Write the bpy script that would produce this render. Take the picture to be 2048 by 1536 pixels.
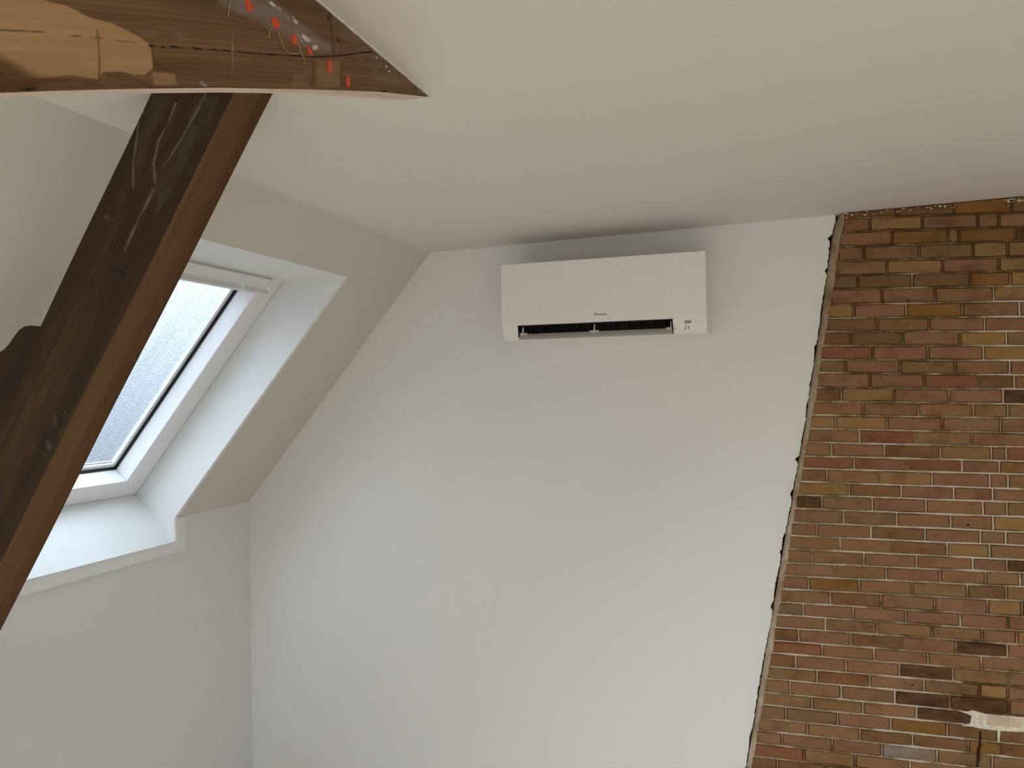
import bpy, bmesh, math, random
import numpy as np
from mathutils import Matrix, Vector
random.seed(7); rng = np.random.default_rng(7)

# ------------------------------------------------------------------ camera, world, exposure
for o in list(bpy.data.objects): bpy.data.objects.remove(o)
sc = bpy.context.scene
col = sc.collection
EYE = np.array([0., 0., 1.6])
CX, CY, F = 1024., 768., 1609.86
# columns = camera right, up, back expressed in the room's axes (X along gable, Y into gable, Z up)
R = np.array([[0.95210856, 0.02027779, 0.30508704],
              [0.30522714, -0.00414068, -0.95227057],
              [-0.01804668, 0.99978581, -0.01013171]])
cam = bpy.data.objects.new('camera', bpy.data.cameras.new('camera')); col.objects.link(cam)
M4 = Matrix([list(R[0]) + [0], list(R[1]) + [0], list(R[2]) + [EYE[2]], [0, 0, 0, 1]])
cam.matrix_world = M4
cam.data.sensor_fit = 'HORIZONTAL'; cam.data.sensor_width = 36; cam.data.lens = F * 36 / 2048
cam.data.clip_start = 0.02
sc.camera = cam
sc.view_settings.view_transform = 'Standard'; sc.view_settings.look = 'None'
sc.view_settings.gamma = 1; sc.view_settings.use_curve_mapping = False
sc.view_settings.exposure = 0.36
SKY = 1.0

world = bpy.data.worlds.new('overcast'); sc.world = world; world.use_nodes = True
nt = world.node_tree; nt.nodes.clear()
wo = nt.nodes.new('ShaderNodeOutputWorld'); bg = nt.nodes.new('ShaderNodeBackground')
tc = nt.nodes.new('ShaderNodeTexCoord'); sep = nt.nodes.new('ShaderNodeSeparateXYZ')
ramp = nt.nodes.new('ShaderNodeValToRGB'); mr = nt.nodes.new('ShaderNodeMapRange')
nt.links.new(tc.outputs['Generated'], sep.inputs[0]); nt.links.new(sep.outputs['Z'], mr.inputs['Value'])
mr.inputs['From Min'].default_value = -1; mr.inputs['From Max'].default_value = 1
nt.links.new(mr.outputs[0], ramp.inputs[0])
r_ = ramp.color_ramp
r_.elements[0].position = 0.0; r_.elements[0].color = (0.05, 0.05, 0.048, 1)      # ground
r_.elements[1].position = 1.0; r_.elements[1].color = (0.93, 0.97, 1.0, 1)        # zenith of an overcast sky
for p, c in ((0.47, (0.052, 0.056, 0.060)), (0.5, (0.075, 0.081, 0.087)), (0.53, (0.115, 0.124, 0.133)), (0.56, (0.165, 0.177, 0.19)), (0.62, (0.33, 0.353, 0.376)), (0.75, (0.65, 0.685, 0.715))):
    e = r_.elements.new(p); e.color = (*c, 1)
for e in r_.elements: e.color = (e.color[0] * .86, e.color[1] * .97, e.color[2] * 1.09, 1)
def fill_lamp(name, loc, n, u, w, h, power, color, spread=180):
    # added fill lamp, out of view, set in a made-up window opening
    ld = bpy.data.lights.new(name, 'AREA'); ld.shape = 'RECTANGLE'; ld.size = w; ld.size_y = h; ld.energy = power; ld.color = color; ld.spread = math.radians(spread)
    o = bpy.data.objects.new(name, ld); col.objects.link(o)
    z = -np.asarray(n, float); z /= np.linalg.norm(z); x = np.asarray(u, float); x /= np.linalg.norm(x); y = np.cross(z, x)
    o.matrix_world = Matrix([[x[0], y[0], z[0], loc[0]], [x[1], y[1], z[1], loc[1]], [x[2], y[2], z[2], loc[2]], [0, 0, 0, 1]])
fill_lamp('added_rear_fill', (.2, -3.26, 1.4), (0, 1, 0), (1, 0, 0), 2.1, 1.2, 8, (1.0, .86, .68))  # added lamp behind the invented rear window
fill_lamp('added_left_fill', (-1.945, -.6, 1.70), (.762, 0, -.648), (0, 1, 0), 1.35, .95, 66, (.91, .965, 1.0), 140)  # added lamp in the invented roof opening, brightens the gable from the left
nt.links.new(ramp.outputs[0], bg.inputs['Color']); bg.inputs['Strength'].default_value = 4.2 * SKY
nt.links.new(bg.outputs[0], wo.inputs['Surface'])

# ------------------------------------------------------------------ helpers
def ray(p):
    return R @ np.array([p[0] - CX, -(p[1] - CY), -F])
def on(p, P, n):
    """point on the plane (P, n) that stands behind photo point p; room coordinates"""
    r = ray(p); P = np.asarray(P, float); n = np.asarray(n, float)
    return EYE + r * ((P - EYE) @ n) / (r @ n)
def on_y(p, y): return on(p, (0, y, 0), (0, 1, 0))
def on_x(p, x): return on(p, (x, 0, 0), (1, 0, 0))
def proj(w):
    v = (np.asarray(w) - EYE) @ R
    return np.stack([CX + F * v[..., 0] / -v[..., 2], CY - F * v[..., 1] / -v[..., 2]], -1)

ORG = {}
def link(o, parent, org):
    col.objects.link(o)
    if parent is not None:
        o.parent = parent; o.location = Vector(np.asarray(org, float) - ORG[parent.name])
    else:
        o.location = Vector(org)
    ORG[o.name] = np.asarray(org, float)
    return o
def thing(name, label, cat, loc, group=None):
    o = bpy.data.objects.new(name, None); o.empty_display_size = 0.1
    link(o, None, loc); o['label'] = label; o['category'] = cat
    if group: o['group'] = group
    return o
def mk(name, V, Fc, mat, parent=None, smooth=False, org=None, kind=None, label=None, cat=None, attrs=None, mats=None, fm=None, sharp=None):
    V = np.asarray(V, float)
    if org is None: org = ORG[parent.name] if parent is not None else V.mean(0)
    org = np.asarray(org, float)
    me = bpy.data.meshes.new(name)
    me.from_pydata((V - org).tolist(), [], [list(map(int, f)) for f in Fc]); me.validate(); me.update()
    if mats:
        for m in mats: me.materials.append(m)
        me.polygons.foreach_set('material_index', fm)
    else: me.materials.append(mat)
    if smooth: me.polygons.foreach_set('use_smooth', [True] * len(me.polygons))
    for k, a in (attrs or {}).items():
        a = np.asarray(a, np.float32)
        if a.ndim == 1:
            at = me.attributes.new(k, 'FLOAT', 'POINT'); at.data.foreach_set('value', a)
        else:
            at = me.attributes.new(k, 'FLOAT_VECTOR', 'POINT'); at.data.foreach_set('vector', a.ravel())
    o = bpy.data.objects.new(name, me); link(o, parent, org)
    if kind: o['kind'] = kind
    if label: o['label'] = label
    if cat: o['category'] = cat
    if sharp is not None:
        o.modifiers.new('w', 'WEIGHTED_NORMAL')
    return o
def bevel(o, w, seg=2, ang=0.6):
    m = o.modifiers.new('bevel', 'BEVEL'); m.width = w; m.segments = seg; m.limit_method = 'ANGLE'; m.angle_limit = ang
    return o
class MB:
    def __init__(s): s.v = []; s.f = []; s.m = []
    def add(s, V, Fc, mi=0):
        n = len(s.v); s.v += [tuple(map(float, v)) for v in V]; s.f += [[i + n for i in f] for f in Fc]; s.m += [mi] * len(Fc); return s
    def box(s, a, b, mi=0):
        x0, y0, z0 = a; x1, y1, z1 = b
        return s.hexa([(x0, y0, z0), (x1, y0, z0), (x1, y1, z0), (x0, y1, z0), (x0, y0, z1), (x1, y0, z1), (x1, y1, z1), (x0, y1, z1)], mi)
    def hexa(s, V, mi=0):
        return s.add(V, [(0, 3, 2, 1), (4, 5, 6, 7), (0, 1, 5, 4), (1, 2, 6, 5), (2, 3, 7, 6), (3, 0, 4, 7)], mi)
    def quadslab(s, q, off, mi=0):
        """quad q thickened by vector off"""
        q = [np.asarray(p, float) for p in q]; off = np.asarray(off, float)
        return s.hexa([*q, *[p + off for p in q]], mi)
    def prism(s, P, off, mi=0):
        P = [np.asarray(p, float) for p in P]; n = len(P); off = np.asarray(off, float)
        return s.add([*P, *[p + off for p in P]], [list(range(n))[::-1], list(range(n, 2 * n))] + [(i, (i + 1) % n, (i + 1) % n + n, i + n) for i in range(n)], mi)
    def tube(s, pts, r, n=8, mi=0):
        pts = [np.asarray(p, float) for p in pts]; V = []; Fc = []
        for i, p in enumerate(pts):
            d = pts[min(i + 1, len(pts) - 1)] - pts[max(i - 1, 0)]; d /= np.linalg.norm(d)
            u = np.cross(d, (0.3, 0.2, 0.93)); u /= np.linalg.norm(u); w = np.cross(d, u)
            V += [p + r * (math.cos(t) * u + math.sin(t) * w) for t in [2 * math.pi * k / n for k in range(n)]]
        for i in range(len(pts) - 1):
            for k in range(n): Fc.append((i * n + k, i * n + (k + 1) % n, (i + 1) * n + (k + 1) % n, (i + 1) * n + k))
        Fc += [list(range(n))[::-1], [len(V) - n + k for k in range(n)]]
        return s.add(V, Fc, mi)
    def build(s, name, mat, parent=None, **k):
        if isinstance(mat, (list, tuple)):
            o = mk(name, s.v, s.f, None, parent, mats=mat, fm=s.m, **k)
        else: o = mk(name, s.v, s.f, mat, parent, **k)
        bm = bmesh.new(); bm.from_mesh(o.data); bmesh.ops.recalc_face_normals(bm, faces=bm.faces); bm.to_mesh(o.data); bm.free()
        return o
def polyz(pts, x):   # piecewise-linear
    return np.interp(x, [p[0] for p in pts], [p[1] for p in pts])
def dist_poly(P, line):
    """distance of points P (n,2) to polyline"""
    d = np.full(len(P), 1e9)
    for a, b in zip(line[:-1], line[1:]):
        a = np.asarray(a, float); b = np.asarray(b, float); ab = b - a
        t = np.clip(((P - a) @ ab) / (ab @ ab), 0, 1)
        d = np.minimum(d, np.linalg.norm(P - (a + t[:, None] * ab), axis=1))
    return d
def inside(P, poly):
    x, y = P[:, 0], P[:, 1]; c = np.zeros(len(P), bool); n = len(poly)
    for i in range(n):
        x0, y0 = poly[i]; x1, y1 = poly[(i + 1) % n]
        if y0 == y1: continue
        k = ((y0 > y) != (y1 > y)) & (x < (x1 - x0) * (y - y0) / (y1 - y0) + x0)
        c ^= k
    return c
def soft(P, poly, w):
    """1 inside the polygon, fading over w"""
    d = dist_poly(P, list(poly) + [poly[0]]); s = np.where(inside(P, poly), 1, -1)
    return np.clip(0.5 + s * d / (2 * w), 0, 1)

# ------------------------------------------------------------------ materials
class N:
    def __init__(s, name):
        s.m = bpy.data.materials.new(name); s.m.use_nodes = True; s.t = s.m.node_tree; s.t.nodes.clear()
        s.out = s.n('ShaderNodeOutputMaterial')
    def n(s, k, **p):
        x = s.t.nodes.new(k)
        for a, b in p.items():
            if hasattr(x, a): setattr(x, a, b)
        return x
    def l(s, a, b): s.t.links.new(a, b)
    def noise(s, vec, scale, detail=4, rough=0.5):
        x = s.n('ShaderNodeTexNoise'); x.inputs['Scale'].default_value = scale; x.inputs['Detail'].default_value = detail; x.inputs['Roughness'].default_value = rough
        if vec is not None: s.l(vec, x.inputs['Vector'])
        return x.outputs['Fac']
    def ramp(s, v, stops):
        x = s.n('ShaderNodeValToRGB'); r = x.color_ramp
        while len(r.elements) > 1: r.elements.remove(r.elements[-1])
        r.elements[0].position = stops[0][0]; r.elements[0].color = (*stops[0][1], 1)
        for p, c in stops[1:]:
            e = r.elements.new(p); e.color = (*c, 1)
        s.l(v, x.inputs[0]); return x.outputs[0]
    def mix(s, f, a, b, mode='MIX'):
        x = s.n('ShaderNodeMix', data_type='RGBA', blend_type=mode)
        for sock, v in ((x.inputs[0], f), (x.inputs[6], a), (x.inputs[7], b)):
            if hasattr(v, 'type') and hasattr(v, 'links'): s.l(v, sock)
            elif isinstance(v, tuple): sock.default_value = (*v, 1)
            else: sock.default_value = v
        return x.outputs[2]
    def mathn(s, op, a, b=0.0, clamp=False):
        x = s.n('ShaderNodeMath', operation=op); x.use_clamp = clamp
        for i, v in enumerate((a, b)):
            if hasattr(v, 'links'): s.l(v, x.inputs[i])
            else: x.inputs[i].default_value = v
        return x.outputs[0]
    def attr(s, name, out='Fac'):
        x = s.n('ShaderNodeAttribute'); x.attribute_name = name; return x.outputs[out]
    def pos(s): return s.n('ShaderNodeNewGeometry').outputs['Position']
    def scale(s, vec, v):
        x = s.n('ShaderNodeVectorMath', operation='MULTIPLY'); s.l(vec, x.inputs[0]); x.inputs[1].default_value = v; return x.outputs[0]
    def bump(s, h, dist, strength=1.0):
        x = s.n('ShaderNodeBump'); x.inputs['Distance'].default_value = dist; x.inputs['Strength'].default_value = strength; s.l(h, x.inputs['Height']); return x.outputs[0]
    def pbr(s, color, rough=0.5, spec=0.5, normal=None, metal=0):
        b = s.n('ShaderNodeBsdfPrincipled')
        if hasattr(color, 'links'): s.l(color, b.inputs['Base Color'])
        else: b.inputs['Base Color'].default_value = (*color, 1)
        if hasattr(rough, 'links'): s.l(rough, b.inputs['Roughness'])
        else: b.inputs['Roughness'].default_value = rough
        b.inputs['Specular IOR Level'].default_value = spec; b.inputs['Metallic'].default_value = metal
        if normal is not None: s.l(normal, b.inputs['Normal'])
        s.l(b.outputs[0], s.out.inputs['Surface']); return s.m

def plain(name, c, rough=0.5, spec=0.4, nz=0.0, sc_=60, bumpd=0.0):
    k = N(name); p = k.pos()
    color = c; nrm = None
    if nz:
        f = k.noise(p, sc_, 4)
        color = k.ramp(f, [(0.3, tuple(x * (1 - nz) for x in c)), (0.7, tuple(min(1, x * (1 + nz)) for x in c))])
    if bumpd: nrm = k.bump(k.noise(p, sc_ * 4, 3), bumpd)
    return k.pbr(color, rough, spec, nrm)

def paint(name, c):
    """roller-painted plaster: faint mottling and orange-peel relief"""
    k = N(name); p = k.pos()
    f = k.noise(p, 3.0, 3); g = k.noise(p, 420, 2)
    color = k.mix(k.mathn('MULTIPLY', f, 0.06), c, tuple(x * 0.85 for x in c))
    return k.pbr(color, 0.72, 0.25, k.bump(g, 0.0006, 0.5))
WALLC = (0.85, 0.84, 0.82)
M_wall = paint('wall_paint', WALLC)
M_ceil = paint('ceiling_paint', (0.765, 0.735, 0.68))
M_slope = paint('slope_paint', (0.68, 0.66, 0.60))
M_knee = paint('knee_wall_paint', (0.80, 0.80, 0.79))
M_lining = plain('white_lining_board', (0.86, 0.87, 0.86), 0.45, 0.4, 0.01, 30)
M_pvc = plain('white_lacquer', (0.88, 0.88, 0.89), 0.3, 0.5, 0.01, 20)
M_grey = plain('warm_grey_plastic', (0.62, 0.60, 0.57), 0.4, 0.4, 0.02, 20)
M_black = plain('black_rubber', (0.012, 0.012, 0.014), 0.6, 0.3, 0.1, 50)
M_ac = plain('white_abs', (0.90, 0.855, 0.825), 0.42, 0.4, 0.008, 40)
M_acflap = plain('grey_white_abs', (0.60, 0.56, 0.53), 0.45, 0.4, 0.01, 40)
M_acdark = plain('dark_cavity', (0.02, 0.02, 0.022), 0.7, 0.2, 0.1, 40)
M_lens = plain('grey_lens', (0.30, 0.31, 0.32), 0.25, 0.5, 0.02, 90)
M_print = plain('dark_print', (0.05, 0.05, 0.05), 0.6, 0.2, 0.05, 90)
M_floor = None

def wood(name, base, dark, light, scale_l=1.0, chalkc=(0.47, 0.43, 0.40), hazec=(0.30, 0.255, 0.22)):
    k = N(name); g = k.attr('gc', 'Vector')
    grain = k.noise(k.scale(g, (1.6, 60, 60)), 1.0 * scale_l, 5, 0.6)
    fine = k.noise(k.scale(g, (9, 340, 340)), 1.0, 3, 0.6)
    big = k.noise(k.scale(g, (2.2, 7, 7)), 1.0, 4, 0.6)
    wv = k.n('ShaderNodeTexWave', wave_type='BANDS', bands_direction='Y'); wv.inputs['Scale'].default_value = 48
    wv.inputs['Distortion'].default_value = 2.5; wv.inputs['Detail'].default_value = 2; wv.inputs['Detail Scale'].default_value = 0.6
    k.l(k.scale(g, (0.25, 1, 1)), wv.inputs['Vector'])
    c = k.ramp(grain, [(0.28, dark), (0.52, base), (0.75, light)])
    c = k.mix(k.mathn('MULTIPLY', k.ramp(big, [(0.35, (0, 0, 0)), (0.65, (1, 1, 1))]), 0.45), c, k.mix(0.5, c, dark))
    c = k.mix(k.mathn('MULTIPLY', wv.outputs['Fac'], 0.28), c, tuple(x * 0.75 for x in dark))
    # planed pale patch, grey plaster haze, dark stains, cracks: marks with a shape of their own
    nz = k.noise(k.scale(g, (18, 60, 60)), 1.0, 4, 0.6)
    def edge(a, lo=0.42, hi=0.58, amp=0.5):
        v = k.mathn('ADD', k.attr(a), k.mathn('MULTIPLY', k.mathn('SUBTRACT', nz, 0.5), amp))
        return k.ramp(v, [(lo, (0, 0, 0)), (hi, (1, 1, 1))])
    palec = k.ramp(k.noise(k.scale(g, (2.5, 55, 55)), 1.0, 5), [(0.3, (0.37, 0.205, 0.088)), (0.7, (0.52, 0.315, 0.155))])
    c = k.mix(edge('pale', 0.35, 0.65, 0.35), c, palec)
    c = k.mix(k.mathn('MULTIPLY', edge('warm', 0.3, 0.8, 0.3), 0.85), c, k.ramp(grain, [(0.3, (0.060, 0.021, 0.003)), (0.7, (0.115, 0.046, 0.008))]))
    c = k.mix(k.mathn('MULTIPLY', edge('haze', 0.35, 0.9, 0.9), 0.7), c, hazec)
    c = k.mix(k.mathn('MULTIPLY', edge('chalk', 0.35, 1.1, 1.0), 0.75), c, chalkc)
    c = k.mix(k.mathn('MULTIPLY', edge('stain', 0.35, 0.7, 0.5), 0.8), c, k.ramp(grain, [(0.3, (0.055, 0.024, 0.007)), (0.7, (0.15, 0.075, 0.024))]))
    c = k.mix(edge('crack', 0.4, 0.8, 0.5), c, (0.012, 0.007, 0.004))
    h = k.mathn('ADD', k.mathn('MULTIPLY', grain, 0.6), k.mathn('ADD', k.mathn('MULTIPLY', fine, 0.3), k.mathn('MULTIPLY', wv.outputs['Fac'], 0.2)))
    return k.pbr(c, 0.62, 0.3, k.bump(h, 0.0015, 0.6))
M_beam = wood('weathered_pine', (0.205, 0.108, 0.046), (0.115, 0.054, 0.020), (0.28, 0.16, 0.077))
M_leg = wood('dark_stained_pine', (0.042, 0.020, 0.007), (0.021, 0.009, 0.0025), (0.070, 0.036, 0.014), chalkc=(0.22, 0.185, 0.16), hazec=(0.115, 0.085, 0.060))
M_legside = wood('amber_pine', (0.150, 0.080, 0.028), (0.095, 0.045, 0.012), (0.205, 0.115, 0.045))
M_sawn = wood('fresh_sawn_edge', (0.78, 0.64, 0.52), (0.62, 0.48, 0.37), (0.88, 0.78, 0.68))
M_orange = plain('orange_paint', (0.78, 0.085, 0.015), 0.5, 0.4, 0.25, 200)
M_hair = plain('dried_glue_thread', (0.42, 0.30, 0.17), 0.6, 0.3, 0.1, 200)

def brick_mat():
    k = N('fired_brick'); p = k.pos(); oi = k.n('ShaderNodeObjectInfo')
    a = k.noise(k.scale(p, (14, 14, 40)), 1, 5, 0.65); b = k.noise(p, 160, 4, 0.7); d = k.noise(p, 9, 3)
    c = k.mix(k.ramp(a, [(0.3, (0, 0, 0)), (0.75, (1, 1, 1))]), oi.outputs['Color'], k.mix(0.42, oi.outputs['Color'], (0.33, 0.185, 0.095)))
    c = k.mix(k.mathn('MULTIPLY', k.ramp(k.noise(k.scale(p, (11, 11, 16)), 1, 4, 0.6), [(0.5, (0, 0, 0)), (0.72, (1, 1, 1))]), 0.65), c, k.mix(1.0, oi.outputs['Color'], (0.55, 0.42, 0.32), 'MULTIPLY'))
    c = k.mix(k.mathn('MULTIPLY', k.ramp(b, [(0.42, (0, 0, 0)), (0.62, (1, 1, 1))]), 0.4), c, k.mix(1.0, c, (0.62, 0.56, 0.5), 'MULTIPLY'))
    c = k.mix(k.mathn('MULTIPLY', k.ramp(k.noise(p, 34, 5, 0.7), [(0.62, (0, 0, 0)), (0.78, (1, 1, 1))]), 0.4), c, (0.40, 0.29, 0.20))
    c = k.mix(k.ramp(k.noise(p, 260, 2, 0.5), [(0.70, (0, 0, 0)), (0.76, (1, 1, 1))]), c, (0.03, 0.015, 0.008))
    return k.pbr(c, 0.82, 0.2, k.bump(k.mathn('ADD', a, b), 0.003, 0.6))
M_brick = brick_mat()
def mortar_mat():
    k = N('lime_mortar'); p = k.pos()
    a = k.noise(p, 5.5, 4, 0.6); b = k.noise(p, 70, 4, 0.6); w = k.attr('whiten')
    v = k.mathn('ADD', k.mathn('MULTIPLY', a, 0.85), k.mathn('MULTIPLY', w, 1.0))
    c = k.ramp(k.mathn('ADD', v, k.mathn('MULTIPLY', k.mathn('SUBTRACT', b, 0.5), 0.5)), [(0.35, (0.13, 0.066, 0.026)), (0.52, (0.24, 0.15, 0.08)), (0.72, (0.42, 0.32, 0.21)), (0.95, (0.60, 0.51, 0.40))])
    return k.pbr(c, 0.9, 0.15, k.bump(b, 0.002, 0.7))
M_mortar = mortar_mat()
M_plaster = plain('old_plaster', (0.72, 0.65, 0.53), 0.85, 0.2, 0.2, 60, 0.002)
M_soot = plain('soot', (0.035, 0.020, 0.011), 0.9, 0.1, 0.3, 80)
M_roofwood = plain('underlay', (0.3, 0.27, 0.22), 0.8, 0.2, 0.05, 10)

def floor_mat():
    k = N('oak_boards'); p = k.pos()
    g = k.noise(k.scale(p, (60, 2.5, 1)), 1, 5); return k.pbr(k.ramp(g, [(0.3, (0.55, 0.45, 0.34)), (0.7, (0.68, 0.58, 0.46))]), 0.45, 0.4)
M_floor = floor_mat()

def glass_mat():
    """pane covered with rain: clear glass between drops, refracting drops, wet run-off streaks down the slope"""
    k = N('rain_wet_glass'); p = k.attr('gc', 'Vector')   # x down the slope, y across
    v = k.n('ShaderNodeTexVoronoi', feature='F1'); v.inputs['Scale'].default_value = 1; k.l(k.scale(p, (150, 210, 1)), v.inputs['Vector'])
    cell = k.n('ShaderNodeSeparateXYZ'); k.l(v.outputs['Color'], cell.inputs[0])
    n1 = k.noise(k.scale(p, (60, 120, 1)), 1.0, 3, 0.6); st = k.noise(k.scale(p, (2.0, 60, 1)), 1.0, 3, 0.6)
    h = k.mathn('ADD', k.mathn('MULTIPLY', v.outputs['Distance'], -1.0), k.mathn('ADD', k.mathn('MULTIPLY', n1, 1.2), k.mathn('MULTIPLY', st, 1.4)))
    refr = k.n('ShaderNodeBsdfRefraction'); refr.inputs['IOR'].default_value = 1.10; refr.inputs['Roughness'].default_value = 0.12
    k.l(k.bump(h, 0.008, 0.8), refr.inputs['Normal'])
    tr = k.n('ShaderNodeBsdfTransparent'); tr.inputs[0].default_value = (0.93, 0.96, 0.97, 1)
    tr2 = k.n('ShaderNodeBsdfTransparent')
    drop = k.ramp(k.mathn('ADD', k.mathn('MULTIPLY', cell.outputs[0], 0.42), k.mathn('ADD', k.mathn('MULTIPLY', n1, 0.15), k.mathn('MULTIPLY', st, 0.70))), [(0.36, (0.22, 0.26, 0.29)), (0.62, (0.62, 0.66, 0.69)), (0.86, (1, 1, 1))])
    k.l(drop, tr2.inputs[0])
    m1 = k.n('ShaderNodeMixShader'); m1.inputs[0].default_value = 0.40; k.l(tr2.outputs[0], m1.inputs[1]); k.l(refr.outputs[0], m1.inputs[2])
    gl = k.n('ShaderNodeBsdfGlossy'); gl.inputs['Roughness'].default_value = 0.05
    tl = k.n('ShaderNodeBsdfTranslucent'); tl.inputs[0].default_value = (.95, .97, 1, 1)
    m3 = k.n('ShaderNodeMixShader'); m3.inputs[0].default_value = 0.08; k.l(m1.outputs[0], m3.inputs[1]); k.l(tl.outputs[0], m3.inputs[2]); m1 = m3
    m2 = k.n('ShaderNodeMixShader'); m2.inputs[0].default_value = 0.04; k.l(m1.outputs[0], m2.inputs[1]); k.l(gl.outputs[0], m2.inputs[2])
    k.l(m2.outputs[0], k.out.inputs['Surface']); return k.m
M_glass = glass_mat()

# ------------------------------------------------------------------ the attic shell
YB, YF = 3.2, -3.2
XT, ZT = -1.386, 2.209            # top of the left slope
XK, ZK = -2.322, 1.112            # top of the knee wall
XR, XRK = 2.3, 3.24
def zc(x): return ZT + (x - XT) * 0.0155
sd = np.array([XT - XK, 0, ZT - ZK]); sd /= np.linalg.norm(sd)            # up the slope
no = np.array([-sd[2], 0, sd[0]])                                        # outward
ey = np.array([0, 1., 0])
PT = np.array([XT, 0, ZT])
def S(s, y, d): return PT + sd * s + ey * y + no * d                     # slope coordinates
sK = -np.linalg.norm([XT - XK, ZT - ZK])
WY0, WY1, ST = 1.73, 2.705, -0.210                                       # skylight opening in the slope
ST = (2.049 - ZT) / sd[2]
ZSILL = 1.015

FZ = -.45
MB().box((XK - .1, YF, FZ - .05), (XRK + .1, YB, FZ)).build('floor', M_floor, kind='structure', label='wooden floor of the attic room below the picture', cat='floor')
def kink(P): return [np.array(p, float) for p in P]
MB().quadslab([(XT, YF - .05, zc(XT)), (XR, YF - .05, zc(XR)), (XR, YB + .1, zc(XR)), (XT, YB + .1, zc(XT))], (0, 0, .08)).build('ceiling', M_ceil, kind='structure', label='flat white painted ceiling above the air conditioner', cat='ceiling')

def slope_with_hole(name, mat, holes, label):
    m = MB(); th = no * 0.05
    ys = sorted({YF - .05, YB + .1} | {h[0] for h in holes} | {h[1] for h in holes})
    for y0, y1 in zip(ys[:-1], ys[1:]):
        hs = [h for h in holes if h[0] <= y0 and h[1] >= y1]
        if not hs: m.quadslab([S(sK, y0, 0), S(sK, y1, 0), S(0, y1, 0), S(0, y0, 0)], th)
        else:
            s0, s1 = hs[0][2:]
            if s0 > sK: m.quadslab([S(sK, y0, 0), S(sK, y1, 0), S(s0, y1, 0), S(s0, y0, 0)], th)
            m.quadslab([S(s1, y0, 0), S(s1, y1, 0), S(0, y1, 0), S(0, y0, 0)], th)
    return m.build(name, mat, kind='structure', label=label, cat='sloped wall')
# one skylight in view, and an added unseen opening further back for more light
H2 = (-1.3, .1, -1.35, ST)
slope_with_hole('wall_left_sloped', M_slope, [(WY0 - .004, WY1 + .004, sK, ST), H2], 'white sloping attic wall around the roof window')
# knee wall with the skylight niche cut down into it
m = MB(); t = (-.05, 0, 0)
for y0, y1, z1 in ((YF, WY0 - .004, ZK), (WY0 - .004, WY1 + .004, ZSILL - .004), (WY1 + .004, YB + .1, ZK)):
    m.quadslab([(XK, y0, FZ), (XK, y1, FZ), (XK, y1, z1), (XK, y0, z1)], t)
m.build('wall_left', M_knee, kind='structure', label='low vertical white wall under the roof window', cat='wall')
# right-hand side, outside the picture
m = MB(); sr = np.array([-(XRK - XR), 0, zc(XR) - ZK]); lr = np.linalg.norm(sr); sr /= lr; nr = np.array([-sr[2], 0, sr[0]]) * -1
def SR(s, y): return np.array([XR, y, zc(XR)]) - sr * s
HR = (-2.5, 0.1, 0.15, 1.3)  # made-up roof opening, unseen, brings in more sky light
for y0, y1, s0, s1 in ((YF - .05, HR[0], 0, lr), (HR[1], YB + .1, 0, lr), (HR[0], HR[1], 0, HR[2]), (HR[0], HR[1], HR[3], lr)):
    m.quadslab([SR(s0, y0), SR(s0, y1), SR(s1, y1), SR(s1, y0)], nr * .05)
m.build('wall_right_sloped', M_slope, kind='structure', label='white sloping wall on the far side of the attic', cat='sloped wall')
MB().box((XRK, YF, FZ), (XRK + .05, YB + .1, ZK)).build('wall_right', M_knee, kind='structure', label='low white wall opposite the roof window', cat='wall')
m = MB()   # rear gable with an added window opening
def gab(y, d, holes):
    m.prism([(XK, y, FZ), (-.9, y, FZ), (-.9, y, zc(-.9)), (XT, y, ZT), (XK, y, ZK)], (0, d, 0))
    m.prism([(1.3, y, FZ), (XRK, y, FZ), (XRK, y, ZK), (XR, y, zc(XR)), (1.3, y, zc(1.3))], (0, d, 0))
    m.box((-.9, min(y, y + d), FZ), (1.3, max(y, y + d), .75)); m.box((-.9, min(y, y + d), 2.05), (1.3, max(y, y + d), 2.2))
gab(YF, -.05, None)
m.build('wall_front', M_wall, kind='structure', label='rear gable wall with an added window behind the viewer', cat='wall')

# gable wall with the air conditioner: ends in a ragged plaster edge along the leaning chimney
edge_px = [(1676, 436), (1671, 448), (1664, 480), (1655, 540), (1646, 610), (1638, 670), (1630, 718), (1618, 790), (1611, 850), (1603, 893), (1594, 937), (1581, 1022), (1573, 1059), (1559, 1140), (1547, 1215), (1535, 1282), (1521, 1366), (1508, 1445), (1494.5, 1524), (1480, 1610)]
edge = [on_y(p, YB) for p in edge_px]
ez = np.array([e[2] for e in edge])[::-1]; ex = np.array([e[0] for e in edge])[::-1]
def x_edge(z): return np.interp(z, ez, ex) if z > ez[0] else ex[0] + (z - ez[0]) * 0.19
zs = np.arange(FZ, zc(.25), 0.006)
wob = np.convolve(rng.normal(0, 1, len(zs) + 8), np.ones(9) / 9, 'valid') * 0.006 + rng.normal(0, .0009, len(zs))
for zz, dd in ((2.15, .012), (2.03, .006), (1.75, .006), (1.33, .012), (1.20, .006), (.98, .008), (0.77, .01)):
    wob -= dd * np.exp(-((zs - zz) / .008) ** 2)
ragged = [(x_edge(z) - .003 + w, z) for z, w in zip(zs, wob)]
poly = [(XK, 0)] + ragged + [(x_edge(zc(.24)) - .002, zc(.24)), (XT, ZT), (XK, ZK)]
m = MB()
n = len(ragged)
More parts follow.
